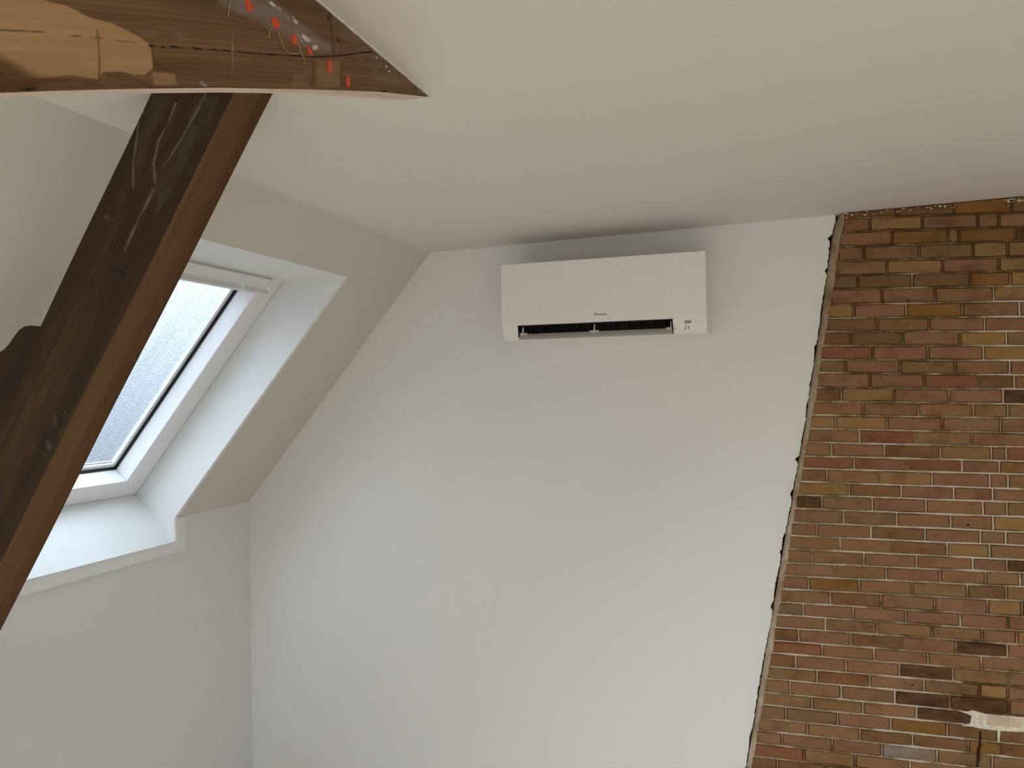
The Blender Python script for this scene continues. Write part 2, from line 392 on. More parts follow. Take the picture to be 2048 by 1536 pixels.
# triangulate as horizontal strips against the left outline
def xl(z): return XK if z <= ZK else XK + (z - ZK) / (ZT - ZK) * (XT - XK)
zz = [p[1] for p in ragged if p[1] < ZT] + [ZT]
V = []; Fc = []
brk = sorted(set(zz + [ZK]))
for z in brk:
    xr = np.interp(z, [p[1] for p in ragged], [p[0] for p in ragged])
    V += [(xl(z), YB, z), (xr, YB, z), (xl(z), YB + .03, z), (xr + .002, YB + .03, z)]
for i in range(len(brk) - 1):
    a = 4 * i; b = a + 4; Fc += [(a, a + 1, b + 1, b), (a + 1, a + 3, b + 3, b + 1), (a + 3, a + 2, b + 2, b + 3)]
i = 4 * (len(brk) - 1); nV = len(V)
V += [(XT, YB, ZT), (V[i + 1][0], YB, zc(V[i + 1][0]))]
Fc += [(i, i + 1, nV + 1, nV)]
m.add(V, Fc)
m.box((1.30, YB, FZ), (XR, YB + .05, zc(XR) - .001)); m.prism([(XR, YB, FZ), (XRK, YB, FZ), (XRK, YB, ZK), (XR, YB, zc(XR))], (0, .05, 0))
m.build('wall_back', M_wall, kind='structure', label='white gable wall that carries the air conditioner', cat='wall')

# ------------------------------------------------------------------ brick chimney
chim = thing('chimney', 'leaning brown brick chimney with pale mortar beside the white gable wall', 'chimney', (0.6, 3.17, FZ))
YC = 3.170
zl = [.614, .565, .511, .459, .407, .357, .301, .251, .202, .151, .099, .052, -.003, -.054, -.104, -.154, -.205, -.256, -.302, -.351, -.400, -.451, -.503, -.553, -.602, -.654, -.702, -.753, -.802, -.850, -.897, -.947, -.994, -1.045, -1.092, -1.144, -1.191, -1.242, -1.289, -1.338, -1.388, -1.437]
zr = [.588, .538, .490, .435, .386, .335, .282, .229, .178, .129, .078, .028, -.021, -.072, -.121, -.172, -.220, -.269, -.314, -.365, -.410, -.461, -.512, -.559, -.608, -.652, -.700, -.749, -.803, -.852, -.899, -.948, -.995]
zr += zl[len(zr):]
while zl[-1] > -1.6 - .45 + .04: zl.append(zl[-1] - .0495); zr.append(zr[-1] - .0495)
xle = [.273 - .0090 * i for i in range(len(zl))]
def bed(k, x):   # height of the bed joint above course k
    if k == 0: return zc(x) - EYE[2] + .0
    return zl[k - 1] + (zr[k - 1] - zl[k - 1]) * (x - xle[k - 1]) / (.83 - xle[k - 1])
C5, C6, C7 = (1580, 380, 4.376), (1580, 720, 4.376), (1480, 1040, 3.097)
rows = [
 (C5, [480, 935, 1440, 1940], 'BBOB'), (C5, [475, 700, 1160, 1645, 1830], 'PYTTT'), (C5, [445, 895, 1385, 1480, 1975], 'POTOD'),
 (C5, [435, 645, 1130, 1605, 1905], 'PTTYT'), (C5, [410, 850, 1335, 1830], 'TYPY'), (C5, [395, 595, 1070, 1580, 1930], 'GBBOY'),
 (C5, [375, 805, 1270, 1785], 'PTTY'), (C5, [350, 560, 1018, 1510, 2010], 'YPOPP'), (C5, [335, 765, 1220, 1705], 'BTPP'),
 (C5, [310, 530, 985, 1488, 1895], 'BBPYT'), (C5, [280, 725, 1208, 1695], 'RPPY'),
 (C6, [270, 485, 965, 1450, 1925], 'TPTTP'), (C6, [250, 700, 1175, 1662], 'TPRB'), (C6, [235, 450, 912, 1395, 1868], 'BYPPD'),
 (C6, [210, 640, 1125, 1608], 'PTPT'), (C6, [185, 400, 850, 1335, 1845], 'YYPTT'), (C6, [170, 610, 1092, 1592], 'TRTP'),
 (C6, [145, 365, 828, 1318, 1765, 1895], 'TPBTTR'), (C6, [125, 563, 1028, 1508, 1832], 'RPRPO'), (C6, [105, 325, 775, 1245, 1750, 1910], 'TYYPPT'),
 (C6, [90, 520, 975, 1435, 1775], 'YBPPT'), (C6, [62, 280, 722, 1190, 1690, 1900], 'DTPTTT'), (C6, [40, 470, 935, 1408, 1780], 'TTPTY'),
 (C7, [320, 477, 812, 1147, 1490, 1648], 'TPBPTT'), (C7, [312, 622, 945, 1285, 1548], 'TPBYT'), (C7, [300, 447, 768, 1095, 1442, 1655], 'TTPPPD'),
 (C7, [288, 587, 907, 1240, 1522], 'TTPPT'), (C7, [275, 425, 740, 1068, 1410, 1650], 'POPTBT'), (C7, [260, 560, 875, 1207, 1535], 'TBTPY'),
 (C7, [245, 393, 702, 1028, 1365, 1665], 'GPPPPP'), (C7, [230, 530, 852, 1190, 1502], 'TPTTP'), (C7, [215, 363, 687, 1003, 1340, 1658], 'BPBPDP'),
 (C7, [210, 510, 832, 1165, 1497], 'RTPTP'), (C7, [192, 345, 657, 988, 1320, 1665], 'BPPDTP'), (C7, [180, 478, 805, 1140, 1485, 1660], 'TRPGYP'),
 (C7, [165, 312, 628, 960, 1300, 1668], 'TTTDDT'), (C7, [150, 447, 762, 1095, 1435, 1512, 1760], 'TTPDWWW'), (C7, [135, 285, 605, 935, 1285, 1600], 'TGPOBB'),
 (C7, [122, 418, 743, 1070, 1415, 1625], 'TTBBOB'), (C7, [108, 262, 572, 880, 1222, 1565], 'TPPHTT'), (C7, [98, 398, 715, 1055, 1400], 'RTTTT'),
 (C7, [80, 232, 535, 860, 1190, 1530], 'BBBBBB')]
BC = {'T': (.262, .145, .064), 'P': (.270, .135, .072), 'B': (.200, .102, .038), 'O': (.235, .112, .022), 'Y': (.325, .190, .070),
      'D': (.068, .026, .007), 'G': (.190, .118, .055), 'R': (.235, .088, .042), 'H': (.32, .265, .205), 'W': (.85, .72, .50)}
def x_at(px, k):
    """x on the chimney face, half-way up course k, at photo column px"""
    x = .3
    for _ in range(4):
        z = (bed(k, x) + bed(k + 1, x)) / 2 if k else bed(1, x) + .02
        A = (np.array([0, YC, z + EYE[2]]) - EYE) @ R; B = R[0]   # v = A + x*B
        q = (px - CX) / F
        x = -(q * A[2] + A[0]) / (B[0] + q * B[2])
    return x
nb = 0
def make_brick(x0, x1, k, code):
    global nb
    j = .0045 if k else .004
    dz = random.uniform(-.0008, .0008)
    def lo(x): return bed(k + 1, x) + j + dz
    def hi(x): return bed(k, x) - (j if k else .003) + dz
    if hi((x0 + x1) / 2) - lo((x0 + x1) / 2) < .008: return
    L = x1 - x0; nseg = 4 if L > .12 else 2
    y0 = YC + random.uniform(-.0012, .0018); tilt = random.uniform(-.0012, .0012)
    c = .0035
    P = []
    xs = np.linspace(x0 + c, x1 - c, nseg + 1)
    for x in xs: P.append((x + random.uniform(-.001, .001), hi(x) + random.uniform(-.0014, .0012)))
    P.append((x1 + random.uniform(-.001, .001), hi(x1) - c - random.uniform(0, .003))); P.append((x1 + random.uniform(-.001, .001), lo(x1) + c + random.uniform(0, .003)))
    for x in xs[::-1]: P.append((x + random.uniform(-.001, .001), lo(x) + random.uniform(-.0012, .0014)))
    P.append((x0 + random.uniform(-.001, .001), lo(x0) + c + random.uniform(0, .003))); P.append((x0 + random.uniform(-.001, .001), hi(x0) - c - random.uniform(0, .003)))
    n = len(P); P = np.array(P); ctr = P.mean(0)
    V = []
    ins = P.copy(); ins[:, 0] += np.sign(ctr[0] - P[:, 0]) * .0022; ins[:, 1] += np.sign(ctr[1] - P[:, 1]) * .0022
    for q, y in ((ins, y0), (P, y0 + .0022), (P, YC + .035)):
        for a, b in q: V.append((a, y + tilt * (a - ctr[0]) / (L / 2), b + EYE[2]))
    Fc = [list(range(n))] + [(i, i + n, (i + 1) % n + n, (i + 1) % n) for i in range(n)] + [(i + n, i + 2 * n, (i + 1) % n + 2 * n, (i + 1) % n + n) for i in range(n)]
    o = mk('brick', V, Fc, M_brick, chim, org=(ctr[0], YC, ctr[1] + EYE[2]))
    cc = np.array(BC[code]) * random.uniform(.88, 1.1) * np.array([1, random.uniform(.95, 1.04), random.uniform(.9, 1.08)])
    o.color = (*cc, 1); nb += 1
XCR = 1.29
edges_by_row = []; VJ = []
for k in range(len(zl) - 1):
    if k < len(rows):
        (ox, oy, s), js, codes = rows[k]; xs = [x_at(ox + v / s, k) for v in js]
    else:
        xs = [xle[k] - .002 + (.0 if k % 2 else 0)]; codes = ''; xs.append(xs[0] + (.1 if k % 2 else .21))
        while xs[-1] < .9: xs.append(xs[-1] + .215)
        codes = 'TPTBTPT'[:len(xs)]
    while xs[-1] < XCR - .03: xs.append(min(XCR, xs[-1] + (random.choice((.213, .218, .22)) if random.random() < .8 else .105)))
    if xs[-1] > XCR: xs[-1] = XCR
    edges_by_row.append(xs[0]); VJ += [(k, x) for x in xs[1:-1]]
    for i in range(len(xs) - 1):
        cd = codes[i] if i < len(codes) else random.choice('TTPPBY')
        if k == 36 and i > 6: cd = 'P'
        make_brick(xs[i] + (.0052 if i else 0), xs[i + 1] - .0052 if i < len(xs) - 2 else xs[i + 1], k, cd)
# mortar bed behind and between the bricks, with the splayed rough left edge
zrow = np.arange(FZ, zc(.8), .0065)
V = []; att = []; per = None
mid = [(bed(k, xle[k]) + bed(k + 1, xle[k])) / 2 + EYE[2] for k in range(len(zl) - 1)]
def xe_brick(z): return np.interp(z, mid[::-1], edges_by_row[::-1])
for z in zrow:
    xe = xe_brick(z); xw = x_edge(z) - .001
    cols_ = [(xw + .003, YB + .06), (xw + random.uniform(0, .003), YB + .004), (xw * .6 + xe * .4 + random.uniform(-.004, .004), YB - .010 + random.uniform(-.004, .004)), (xe - .004 + random.uniform(-.002, .002), YC + .006 + random.uniform(-.002, .001))]
    xx = np.concatenate([np.linspace(xe + .003, XCR, 150)])
    cols_ += [(x, YC + .0060) for x in xx]
    per = len(cols_)
    for x, y in cols_: V.append([x, y, z])
V = np.array(V); nr_ = len(zrow)
def fbm(P, s, seed):
    g = np.random.default_rng(seed); r = np.zeros(len(P))
    for o_ in range(5):
        for _ in range(5):
            a = g.uniform(0, 2 * math.pi); k = s * (1.9 ** o_); r += np.sin((P[:, 0] * math.cos(a) + P[:, 1] * math.sin(a)) * k + g.uniform(0, 6.28)) / (1.6 ** o_) / 5
    return r
D = fbm(V[:, [0, 2]], 60, 3)
core = V[:, 1] == YC + .0060
V[core, 1] -= D[core] * .0016
pz = V[:, 2] - EYE[2]
wh = .14 + .20 * np.exp(-((pz + .45) / .5) ** 2) + .12 * fbm(V[:, [0, 2]], 5, 9) - .24 * np.clip((pz - .15) / .2, 0, 1) - .06 * (V[:, 0] > .72)
wh[core] -= .25
wh[~core] = .30 + .1 * fbm(V[:, [0, 2]], 40, 5)[~core]
wh[(V[:, 0] > .55) & (pz < -1.08)] -= .18
Fc = []
for i in range(nr_ - 1):
    for j_ in range(per - 1):
        a = i * per + j_; Fc.append((a, a + 1, a + per + 1, a + per))
zt = zc(V[:, 0]) - .001; V[:, 2] = np.minimum(V[:, 2], zt)
last = V[-per:]; last[:, 2] = zc(last[:, 0]) - .0005
mk('mortar', V, Fc, M_mortar, chim, smooth=True, attrs={'whiten': wh}, label='pale lime mortar pointing with rough splayed left edge')
RV = []; RF = []; RW = []
def ridge(pts, side, hw, whit):
    n0 = len(RV)
    for p, h, w in zip(pts, hw, whit):
        p = np.asarray(p, float); yy = YC + .0012 + random.uniform(-.0007, .0007)
        for a, y in ((-1, YC + .006), (-.72 + random.uniform(-.12, .12), yy), (.72 + random.uniform(-.12, .12), yy), (1, YC + .006)):
            q = p + np.asarray(side) * h * a; RV.append([q[0], y, q[2]]); RW.append(w)
    for i in range(len(pts) - 1):
        a = n0 + 4 * i
        for k_ in range(3): RF.append((a + k_, a + k_ + 1, a + 4 + k_ + 1, a + 4 + k_))
def whiteness(P):
    P = np.asarray(P); z = P[:, 2] - EYE[2]
    w = .20 + .24 * np.exp(-((z + .5) / .55) ** 2) + .42 * fbm(P[:, [0, 2]], 9, 21) + .16 * fbm(P[:, [0, 2]], 45, 22) - .20 * np.clip((z - .1) / .25, 0, 1)
    w = w - .30 * (P[:, 0] > .62) * (z < -1.0)
    return w
for k in range(1, len(zl) - 1):
    xs = np.arange(edges_by_row[k] + .002, XCR, .008)
    jz = fbm(np.array([[x, k * 3.1] for x in xs]), 18, 41); P = [(x, 0, bed(k, x) + EYE[2] + .0009 * q_) for x, q_ in zip(xs, jz)]; f_ = fbm(np.array([[x, k * 1.7] for x in xs]), 30, 31)
    ridge(P, (0, 0, 1), .0034 + .0017 * f_, whiteness(P))
for k, x in VJ:
    za, zb2 = bed(k + 1, x) + .003, (bed(k, x) - .003)
    if k == 0: zb2 = zc(x) - EYE[2] - .002
    zz_ = np.linspace(za, zb2, 6); P = [(x + random.uniform(-.0004, .0004), 0, z + EYE[2]) for z in zz_]
    if random.random() < .86: ridge(P, (1, 0, 0), [random.choice((.0018, .0022, .0027))] * 6, whiteness(P))
mk('pointing', np.array(RV), RF, M_mortar, chim, smooth=True, attrs={'whiten': RW}, kind='stuff')
MB().box((-.5, YB + .07, FZ), (1.33, YB + .2, 2.24)).build('light_leak_block', M_mortar, chim)  # added unseen block, keeps outside light from leaking through the wall gap
# plaster remnant, soot run and a few nails and specks
def patch(name, pts, C, y, th, mat, lab=None, jit=.0008, sub=3):
    ox, oy, s = C; P = []
    for a, b in zip(pts, pts[1:] + pts[:1]):
        for t in range(sub): P.append((a[0] + (b[0] - a[0]) * t / sub, a[1] + (b[1] - a[1]) * t / sub))
    Q = [on_y((ox + x / s, oy + y_ / s), y) + np.array([random.uniform(-jit, jit), 0, random.uniform(-jit, jit)]) for x, y_ in P]
    o = MB().prism(Q, (0, th, 0)).build(name, mat, chim)
    if lab: o['label'] = lab
    return o
patch('plaster_remnant', [(1345, 1180), (1400, 1187), (1440, 1178), (1482, 1190), (1520, 1203), (1640, 1212), (1765, 1222), (1900, 1232), (1900, 1328), (1760, 1314), (1614, 1306), (1608, 1378), (1598, 1376), (1594, 1304), (1500, 1294), (1440, 1280), (1375, 1276), (1425, 1262), (1436, 1215), (1405, 1200)], C7, YC - .0005, .006, M_plaster, 'cream plaster smeared round the pale bricks')
patch('soot_run', [(1485, 1312), (1496, 1312), (1492, 1385), (1500, 1400), (1486, 1420), (1488, 1460), (1476, 1530), (1462, 1530), (1468, 1450), (1464, 1440), (1480, 1380)], C7, YC - .002, .004, M_soot, 'black soot run below the plaster')
for x, y_, C, r in ((1415, 30, C7, 6), (1068, 1022, C7, 5), (805, 664, C7, 4), (1232, 704, C7, 4), (820, 335, C7, 3), (690, 980, C7, 3), (1030, 965, C5, 12), (1560, 1445, C6, 10)):
    patch('nail_hole', [(x + r * math.cos(a) * random.uniform(.8, 1.3), y_ + r * .8 * math.sin(a)) for a in np.linspace(0, 6.28, 7)[:-1]], C, YC - .0025, .003, M_soot, jit=.0002, sub=1)
for _ in range(46):   # paint specks where the ceiling was painted against the top course
    px_ = random.choice([random.uniform(1690, 1800), random.uniform(1795, 1915), random.uniform(2010, 2048)]); top = 425 - (px_ - 1690) * .0855
    y_ = top + abs(random.gauss(2, 4)) + 1; r = random.uniform(.6, 2.6)
    Q = [on_y((px_ + r * 1.5 * math.cos(a) * random.uniform(.6, 1.3), y_ + r * .6 * math.sin(a) * random.uniform(.6, 1.3)), YC - .0022) for a in np.linspace(0, 6.28, 7)[:-1]]
    if max(q[2] for q in Q) > zc(Q[0][0]) - .001: continue
    if nb + 1 > 0: MB().prism(Q, (0, .003, 0)).build('paint_speck', M_plaster, chim)

# ------------------------------------------------------------------ air conditioner
ac = thing('air_conditioner', 'white wall-mounted air conditioner with open louver high on the gable wall', 'air conditioner', (-.6, YB, 1.8))
X0, X1 = -.989, -.212; Z = EYE[2]
def prof(z0=0): return None
ytop, yfr = 2.985, 2.972
# casing: left cheek, right cheek, and middle with the outlet cavity
XS0, XS1 = -.928, -.334
body = [(YB, .500), (2.990, .500), (2.978, .496), (2.975, .258), (3.002, .208), (3.012, .203), (3.06, .200), (YB, .212)]
cav = [(YB, .500), (2.990, .500), (2.978, .496), (2.975, .2585), (3.000, .2585), (3.085, .262), (3.085, .212), (3.03, .2035), (3.06, .200), (YB, .212)]
V = []; Fc = []
m = MB()
def ext(P, xa, xb): m.prism([(xa, y, z + Z) for y, z in P], (xb - xa, 0, 0))
ext(body, X0, XS0); ext(body, XS1, X1)
ext([(YB, .500), (2.990, .500), (2.978, .496), (2.975, .2585), (3.085, .2590), (YB, .2590)], XS0, XS1)
ext([(3.085, .2590), (3.085, .206), (YB, .212), (YB, .2590)], XS0, XS1)
ext([(3.025, .2055), (3.03, .2015), (3.06, .200), (3.085, .2025), (3.085, .206)], XS0, XS1)
o = m.build('casing', M_ac, ac); bevel(o, .0025, 2)
m = MB().prism([(X0, y, z + Z) for y, z in ((2.969, .4965), (2.9775, .4965), (2.9750, .2588), (2.9665, .2570), (2.965, .262))], (X1 - X0, 0, 0))
o = m.build('front_panel', M_ac, ac); bevel(o, .0018, 2)
m = MB(); m.box((XS0 + .002, 3.0, .2592 - .003 + Z), (XS1 - .002, 3.083, .2588 + Z)); m.box((XS0 + .002, 3.079, .2065 + Z), (XS1 - .002, 3.083, .2585 + Z))
m.box((XS0 + .0005, 2.986, .213 + Z), (XS0 + .003, 3.083, .258 + Z)); m.box((XS1 - .003, 2.986, .213 + Z), (XS1 - .0005, 3.083, .258 + Z))
m.build('air_outlet', M_acdark, ac, label='dark air outlet slot')
vane0 = None
for i in range(12):
    x = XS0 + .035 + i * (XS1 - XS0 - .07) / 11
    if vane0 is None:
        vane0 = MB().prism([(x, 3.02, .2555 + Z), (x, 3.075, .2555 + Z), (x, 3.075, .220 + Z), (x, 3.05, .218 + Z)], (.0022, 0, 0)).build('vane', M_acdark, ac); vx = x
    else:
        c = vane0.copy(); col.objects.link(c); c.location.x += x - vx
# louver: a curved blade swung down below the slot
ll = on_y((1041, 678), 2.968); lr_ = on_y((1345, 669), 2.968)
zb = (ll[2] + lr_[2]) / 2; xa, xb = XS0 + .006, XS1 - .001
bl = [(3.004, .2255 + Z), (2.990, .2175 + Z), (2.978, .2100 + Z), (2.968, zb)]
V = []
for x in (xa, xb):
    for y, z in bl: V.append((x, y, z))
    for y, z in bl[::-1]: V.append((x, y + .002, z - .0022))
nn = 8; Fc = [(i, (i + 1) % nn, (i + 1) % nn + nn, i + nn) for i in range(nn)] + [list(range(nn))[::-1], list(range(nn, 2 * nn))]
MBl = MB(); MBl.add(V, Fc); lou = MBl.build('louver', M_acflap, ac, label='lowered grey-white louver blade')
for x in (XS0 + .014, (XS0 + XS1) / 2 + .0, XS1 - .010):
    MB().prism([(x, 2.992, .232 + Z), (x, 3.004, .252 + Z), (x, 3.010, .252 + Z), (x, 3.010, .226 + Z), (x, 2.988, .2165 + Z)], (.0032, 0, 0)).build('louver_bracket', M_ac, ac)
    MB().box((x - .016, 2.994, .2205 + Z), (x + .019, 3.004, .2285 + Z)).build('hinge_pad', M_acflap, ac)
# display on the sloping lower right corner
CP = np.array([0, 2.975, .258 + Z]); cd = np.array([0, .027, -.050]); cd /= np.linalg.norm(cd); cn = np.array([0, cd[2], -cd[1]])
if cn[1] > 0: cn = -cn
def on_ch(p, off=.0006): return on(p, CP + cn * off, cn)
def disc(name, p, rx, rz, mat, off=.0006, n=20, th=.001, ring=None):
    c = on_ch(p, off); P = [c + np.array([rx * math.cos(a), 0, 0]) - cd * rz * math.sin(a) for a in np.linspace(0, 2 * math.pi, n + 1)[:-1]]
    return MB().prism(P, -cn * th).build(name, mat, ac)
disc('sensor_lens', (1375.7, 643.9), .0135, .0078, M_lens, .0008)['label'] = 'grey oval sensor window'
# round receiver: raised rim with a sunken dish
c = on_ch((1397.5, 644.5), .001); V = []; Fc = []; n = 24
for r, h in ((.0125, -.001), (.0115, .0022), (.0095, .0030), (.0080, .0018), (.0055, -.0040), (.0025, -.0052), (0.0005, -.0055)):
    V += [c + np.array([r * math.cos(a), 0, 0]) - cd * r * .9 * math.sin(a) + cn * h for a in np.linspace(0, 2 * math.pi, n + 1)[:-1]]
for i in range(6):
    for k in range(n): Fc.append((i * n + k, i * n + (k + 1) % n, (i + 1) * n + (k + 1) % n, (i + 1) * n + k))
Fc.append([6 * n + k for k in range(n)])
m = MB(); m.add(V, Fc); o = m.build('sensor_dome', M_ac, ac); o.data.polygons.foreach_set('use_smooth', [True] * len(o.data.polygons))
kk = N('led_white'); em = kk.n('ShaderNodeEmission'); em.inputs[0].default_value = (.9, 1, .85, 1); em.inputs[1].default_value = 1.1; kk.l(em.outputs[0], kk.out.inputs['Surface'])
disc('indicator_light', (1377.2, 648.9), .0022, .0017, kk.m, .0010, 10)
for (x, y_, r) in ((1377.1, 651.2, .0024), (1377.3, 653.7, .0024), (1377.8, 657.1, .0026), (1371.0, 651, .002), (1371.1, 653.9, .0022)):
    disc('printed_symbol', (x, y_), r, r * .8, M_print, .0008, 8)
disc('printed_symbol', (1371.2, 657.2), .0042, .0018, M_print, .0008, 8)
# maker's mark and lettering as on the unit
def text(body, size, mat):
    cu = bpy.data.curves.new('lettering', 'FONT'); cu.body = body; cu.size = size; cu.extrude = .0003; cu.align_x = 'LEFT'; cu.offset = size * .02
    t_ = bpy.data.objects.new('lettering', cu); col.objects.link(t_)
    me = bpy.data.meshes.new_from_object(t_.evaluated_get(bpy.context.evaluated_depsgraph_get()))
    bpy.data.objects.remove(t_); me.materials.clear(); me.materials.append(mat); return me
pl = on_y((1188.2, 631.2), 2.9653); pr = on_y((1213.2, 630), 2.9653)
me = text('DAIKIN', .0078, M_print)
vs = [v.co.copy() for v in me.vertices]; w_ = max(v.x for v in vs) - min(v.x for v in vs); tx0 = pl[0] + .0145; sx = (pr[0] - tx0) / w_; mnx = min(v.x for v in vs)
o = bpy.data.objects.new('lettering', me)
me.transform(Matrix.Translation((-mnx, 0, 0))); me.transform(Matrix.Diagonal((sx, 1, 1, 1))); me.transform(Matrix.Rotation(math.pi / 2, 4, 'X'))
link(o, ac, (tx0, 2.9648, pl[2] + .0008)); o['label'] = 'small dark maker lettering'
q = pl + np.array([0.0005, -.0006, 0])
tri = MB(); tri.prism([q + np.array([0, 0, .0085]), q + np.array([.0125, 0, .0085]), q + np.array([.0085, 0, .0050]), q + np.array([.0040, 0, .0050])], (0, .0005, 0))
tri.prism([q + np.array([.0040, 0, .0044]), q + np.array([.0072, 0, .0044]), q + np.array([.0062, 0, 0]), q + np.array([.0035, 0, 0.0])], (0, .0005, 0))
tri.build('emblem', M_print, ac)
# wall plate and pipe cover stub behind the unit
MB().box((X0 + .05, YB - .012, .23 + Z), (X1 - .05, YB, .47 + Z)).build('mounting_plate', M_grey, ac)

# ------------------------------------------------------------------ roof window in view
win = thing('window_1', 'white roof window with rain-covered pane in a deep white niche', 'roof window', S(-.9, 2.2, 0)); win['kind'] = 'structure'
DW = .205; SB = -1.470; SB_f = -1.496
def s_head(d): return (2.049 - S(0, 0, d)[2]) / sd[2]
sTop = ST; sBack_top = s_head(DW)          # the head board runs level
def lining(pts_front, pts_back, off, name='lining_board'):
    q = [pts_front[0], pts_front[1], pts_back[1], pts_back[0]]
    return MB().quadslab(q, off).build(name, M_lining, win)
fb = np.array([XK, 0, ZSILL])          # front edge of the bottom board, on the knee wall
def Fb(y): return fb + ey * y
lining([S(ST, WY0, 0), S(ST, WY1, 0)], [S(s_head(DW + .02), WY0, DW + .02), S(s_head(DW + .02), WY1, DW + .02)], (0, 0, .018), 'head_board')
# true level head: both back points at the same height
bs = S(SB_f, 0, DW); 
lining([Fb(WY0) + np.array([.003, 0, 0]), Fb(WY1) + np.array([.003, 0, 0])], [S(SB_f, WY0, DW), S(SB_f, WY1, DW)], (-.010, 0, -.014), 'bottom_board')
for y, s_ in ((WY0, -1), (WY1, 1)):
    P = [S(ST + .004, y, -.001), S(s_head(DW + .09) + .02, y, DW + .09), S(SB_f - .002, y, DW + .09), S(SB_f, y, DW), Fb(y), np.array([XK + .001, y, ZK])]
    MB().prism(P, (0, .018 * s_, 0)).build('side_board', M_lining, win)
# casing board, flush on the knee wall, round the lower end of the niche
MB().prism([(XK, WY0 - .06, ZSILL - .044), (XK, WY1 + .062, ZSILL - .044), (XK, WY1 + .062, ZK - .004), (XK, WY1 + .004, ZK + .002), (XK, WY1 + .004, ZSILL + .002), (XK, WY0 - .06, ZSILL + .002)], (.004, 0, 0)).build('casing_board', M_lining, win)
MB().prism([(XK + .004, WY0, ZSILL - .002), (XK + .004, WY1 + .004, ZSILL - .002), (XK + .004, WY1 + .004, ZSILL + .003), (XK + .004, WY0, ZSILL + .003)], (.0015, 0, 0)).build('edge_bead', M_lining, win)
def rect_ring(y0, y1, s0, s1, w, d0, d1, wi=None, dslope=0):
    """four mitred bars of a frame in the roof plane: outer rectangle, width w, from depth d0 (room side) to d1"""
    m = MB(); O = [(s0, y0), (s0, y1), (s1, y1), (s1, y0)]; I = [(s0 + w, y0 + w), (s0 + w, y1 - w), (s1 - w, y1 - w), (s1 - w, y0 + w)]
    wi = w if wi is None else wi
    I2 = [(s0 + wi, y0 + wi), (s0 + wi, y1 - wi), (s1 - wi, y1 - wi), (s1 - wi, y0 + wi)]
    for i in range(4):
        j = (i + 1) % 4
        m.hexa([S(*O[i], d0), S(*O[j], d0), S(*I[j], d0), S(*I[i], d0), S(*O[i], d1), S(*O[j], d1), S(*I2[j], d1), S(*I2[i], d1)])
    return m
ws0, ws1, wy0, wy1 = SB_f, sBack_top - .17 * 0, WY0 + .001, WY1 - .003
ws1 = -.372
fr = rect_ring(wy0, wy1, ws0, ws1, .066, DW, DW + .10).build('window_frame', M_pvc, win); bevel(fr, .002, 2)
for (yy, ss) in ((wy1 - .033, ws0 + .075), (wy0 + .033, ws0 + .075)):
    c0 = S(ss, yy, DW - .0005)
    P = [c0 + ey * .006 * math.cos(a) + sd * .006 * math.sin(a) for a in np.linspace(0, 6.28, 17)[:-1]]
    MB().prism(P, -no * .0015).build('screw_cap', M_grey, fr)
g = .0705; gs = .052
sa = rect_ring(wy0 + g, wy1 - g, ws0 + gs, ws1 - .05, .041, DW - .004, DW + .095, wi=.046).build('sash', M_pvc, win); bevel(sa, .003, 2)
# black gasket and glazing bead inside the sash
gy0, gy1, gs0, gs1 = wy0 + g + .041, wy1 - g - .041, ws0 + gs + .041, ws1 - .05 - .041
rect_ring(gy0 + .002, gy1 - .002, gs0 + .002, gs1 - .002, .0075, DW + .064, DW + .094).build('gasket', M_black, sa)
rect_ring(gy0 + .0095, gy1 - .0095, gs0 + .0095, gs1 - .0095, .018, DW + .074, DW + .090, wi=.018).build('glazing_bead', M_pvc, sa)
a0, a1, b0, b1 = gs0 + .01, gs1 - .01, gy0 + .01, gy1 - .01
nx, ny = 2, 2
V = [S(a0, b0, DW + .082), S(a0, b1, DW + .082), S(a1, b1, DW + .082), S(a1, b0, DW + .082)]
pane = mk('pane', V, [(0, 1, 2, 3)], M_glass, win, attrs={'gc': [(a0, b0, 0), (a0, b1, 0), (a1, b1, 0), (a1, b0, 0)]}, label='rain-speckled glass pane')
# spacer bar seen as a dark line at the lower edge of the pane
MB().hexa([S(a0 + .017, b0, DW + .084), S(a0 + .017, b1, DW + .084), S(a0 + .022, b1, DW + .084), S(a0 + .022, b0, DW + .084), S(a0 + .017, b0, DW + .09), S(a0 + .017, b1, DW + .09), S(a0 + .022, b1, DW + .09), S(a0 + .022, b0, DW + .09)]).build('spacer_bar', M_grey, pane)
# ventilation bar across the head of the sash
vb_y0, vb_y1 = wy0 + .045, 2.630
m = MB(); sT, sL = -.388, -.436
m.prism([S(sT, vb_y0, DW - .012), S(sT, vb_y0, DW - .004), S(sL + .0, vb_y0, DW - .018), S(sL + .0, vb_y0, DW - .034), S(sL + .010, vb_y0, DW - .034), S(sL + .012, vb_y0, DW - .024)], ey * (vb_y1 - vb_y0))
vb = m.build('ventilation_bar', M_pvc, win); bevel(vb, .0012, 2)
MB().hexa([S(sL - .0015, vb_y0, DW - .0345), S(sL - .0015, vb_y1, DW - .0345), S(sL + .009, vb_y1, DW - .0355), S(sL + .009, vb_y0, DW - .0355), S(sL - .0015, vb_y0, DW - .030), S(sL - .0015, vb_y1, DW - .030), S(sL + .009, vb_y1, DW - .030), S(sL + .009, vb_y0, DW - .030)]).build('bar_lip', M_grey, vb)
for yb in (2.618, 2.455, 2.10, 1.85):
    MB().prism([S(sT + .001, yb, DW - .013), S(sL + .004, yb - .022, DW - .026), S(sL + .002, yb, DW - .046), S(sL - .004, yb, DW - .034)], ey * .006).build('bar_bracket', M_pvc, vb)
MB().box((0, 0, 0), (0, 0, 0))
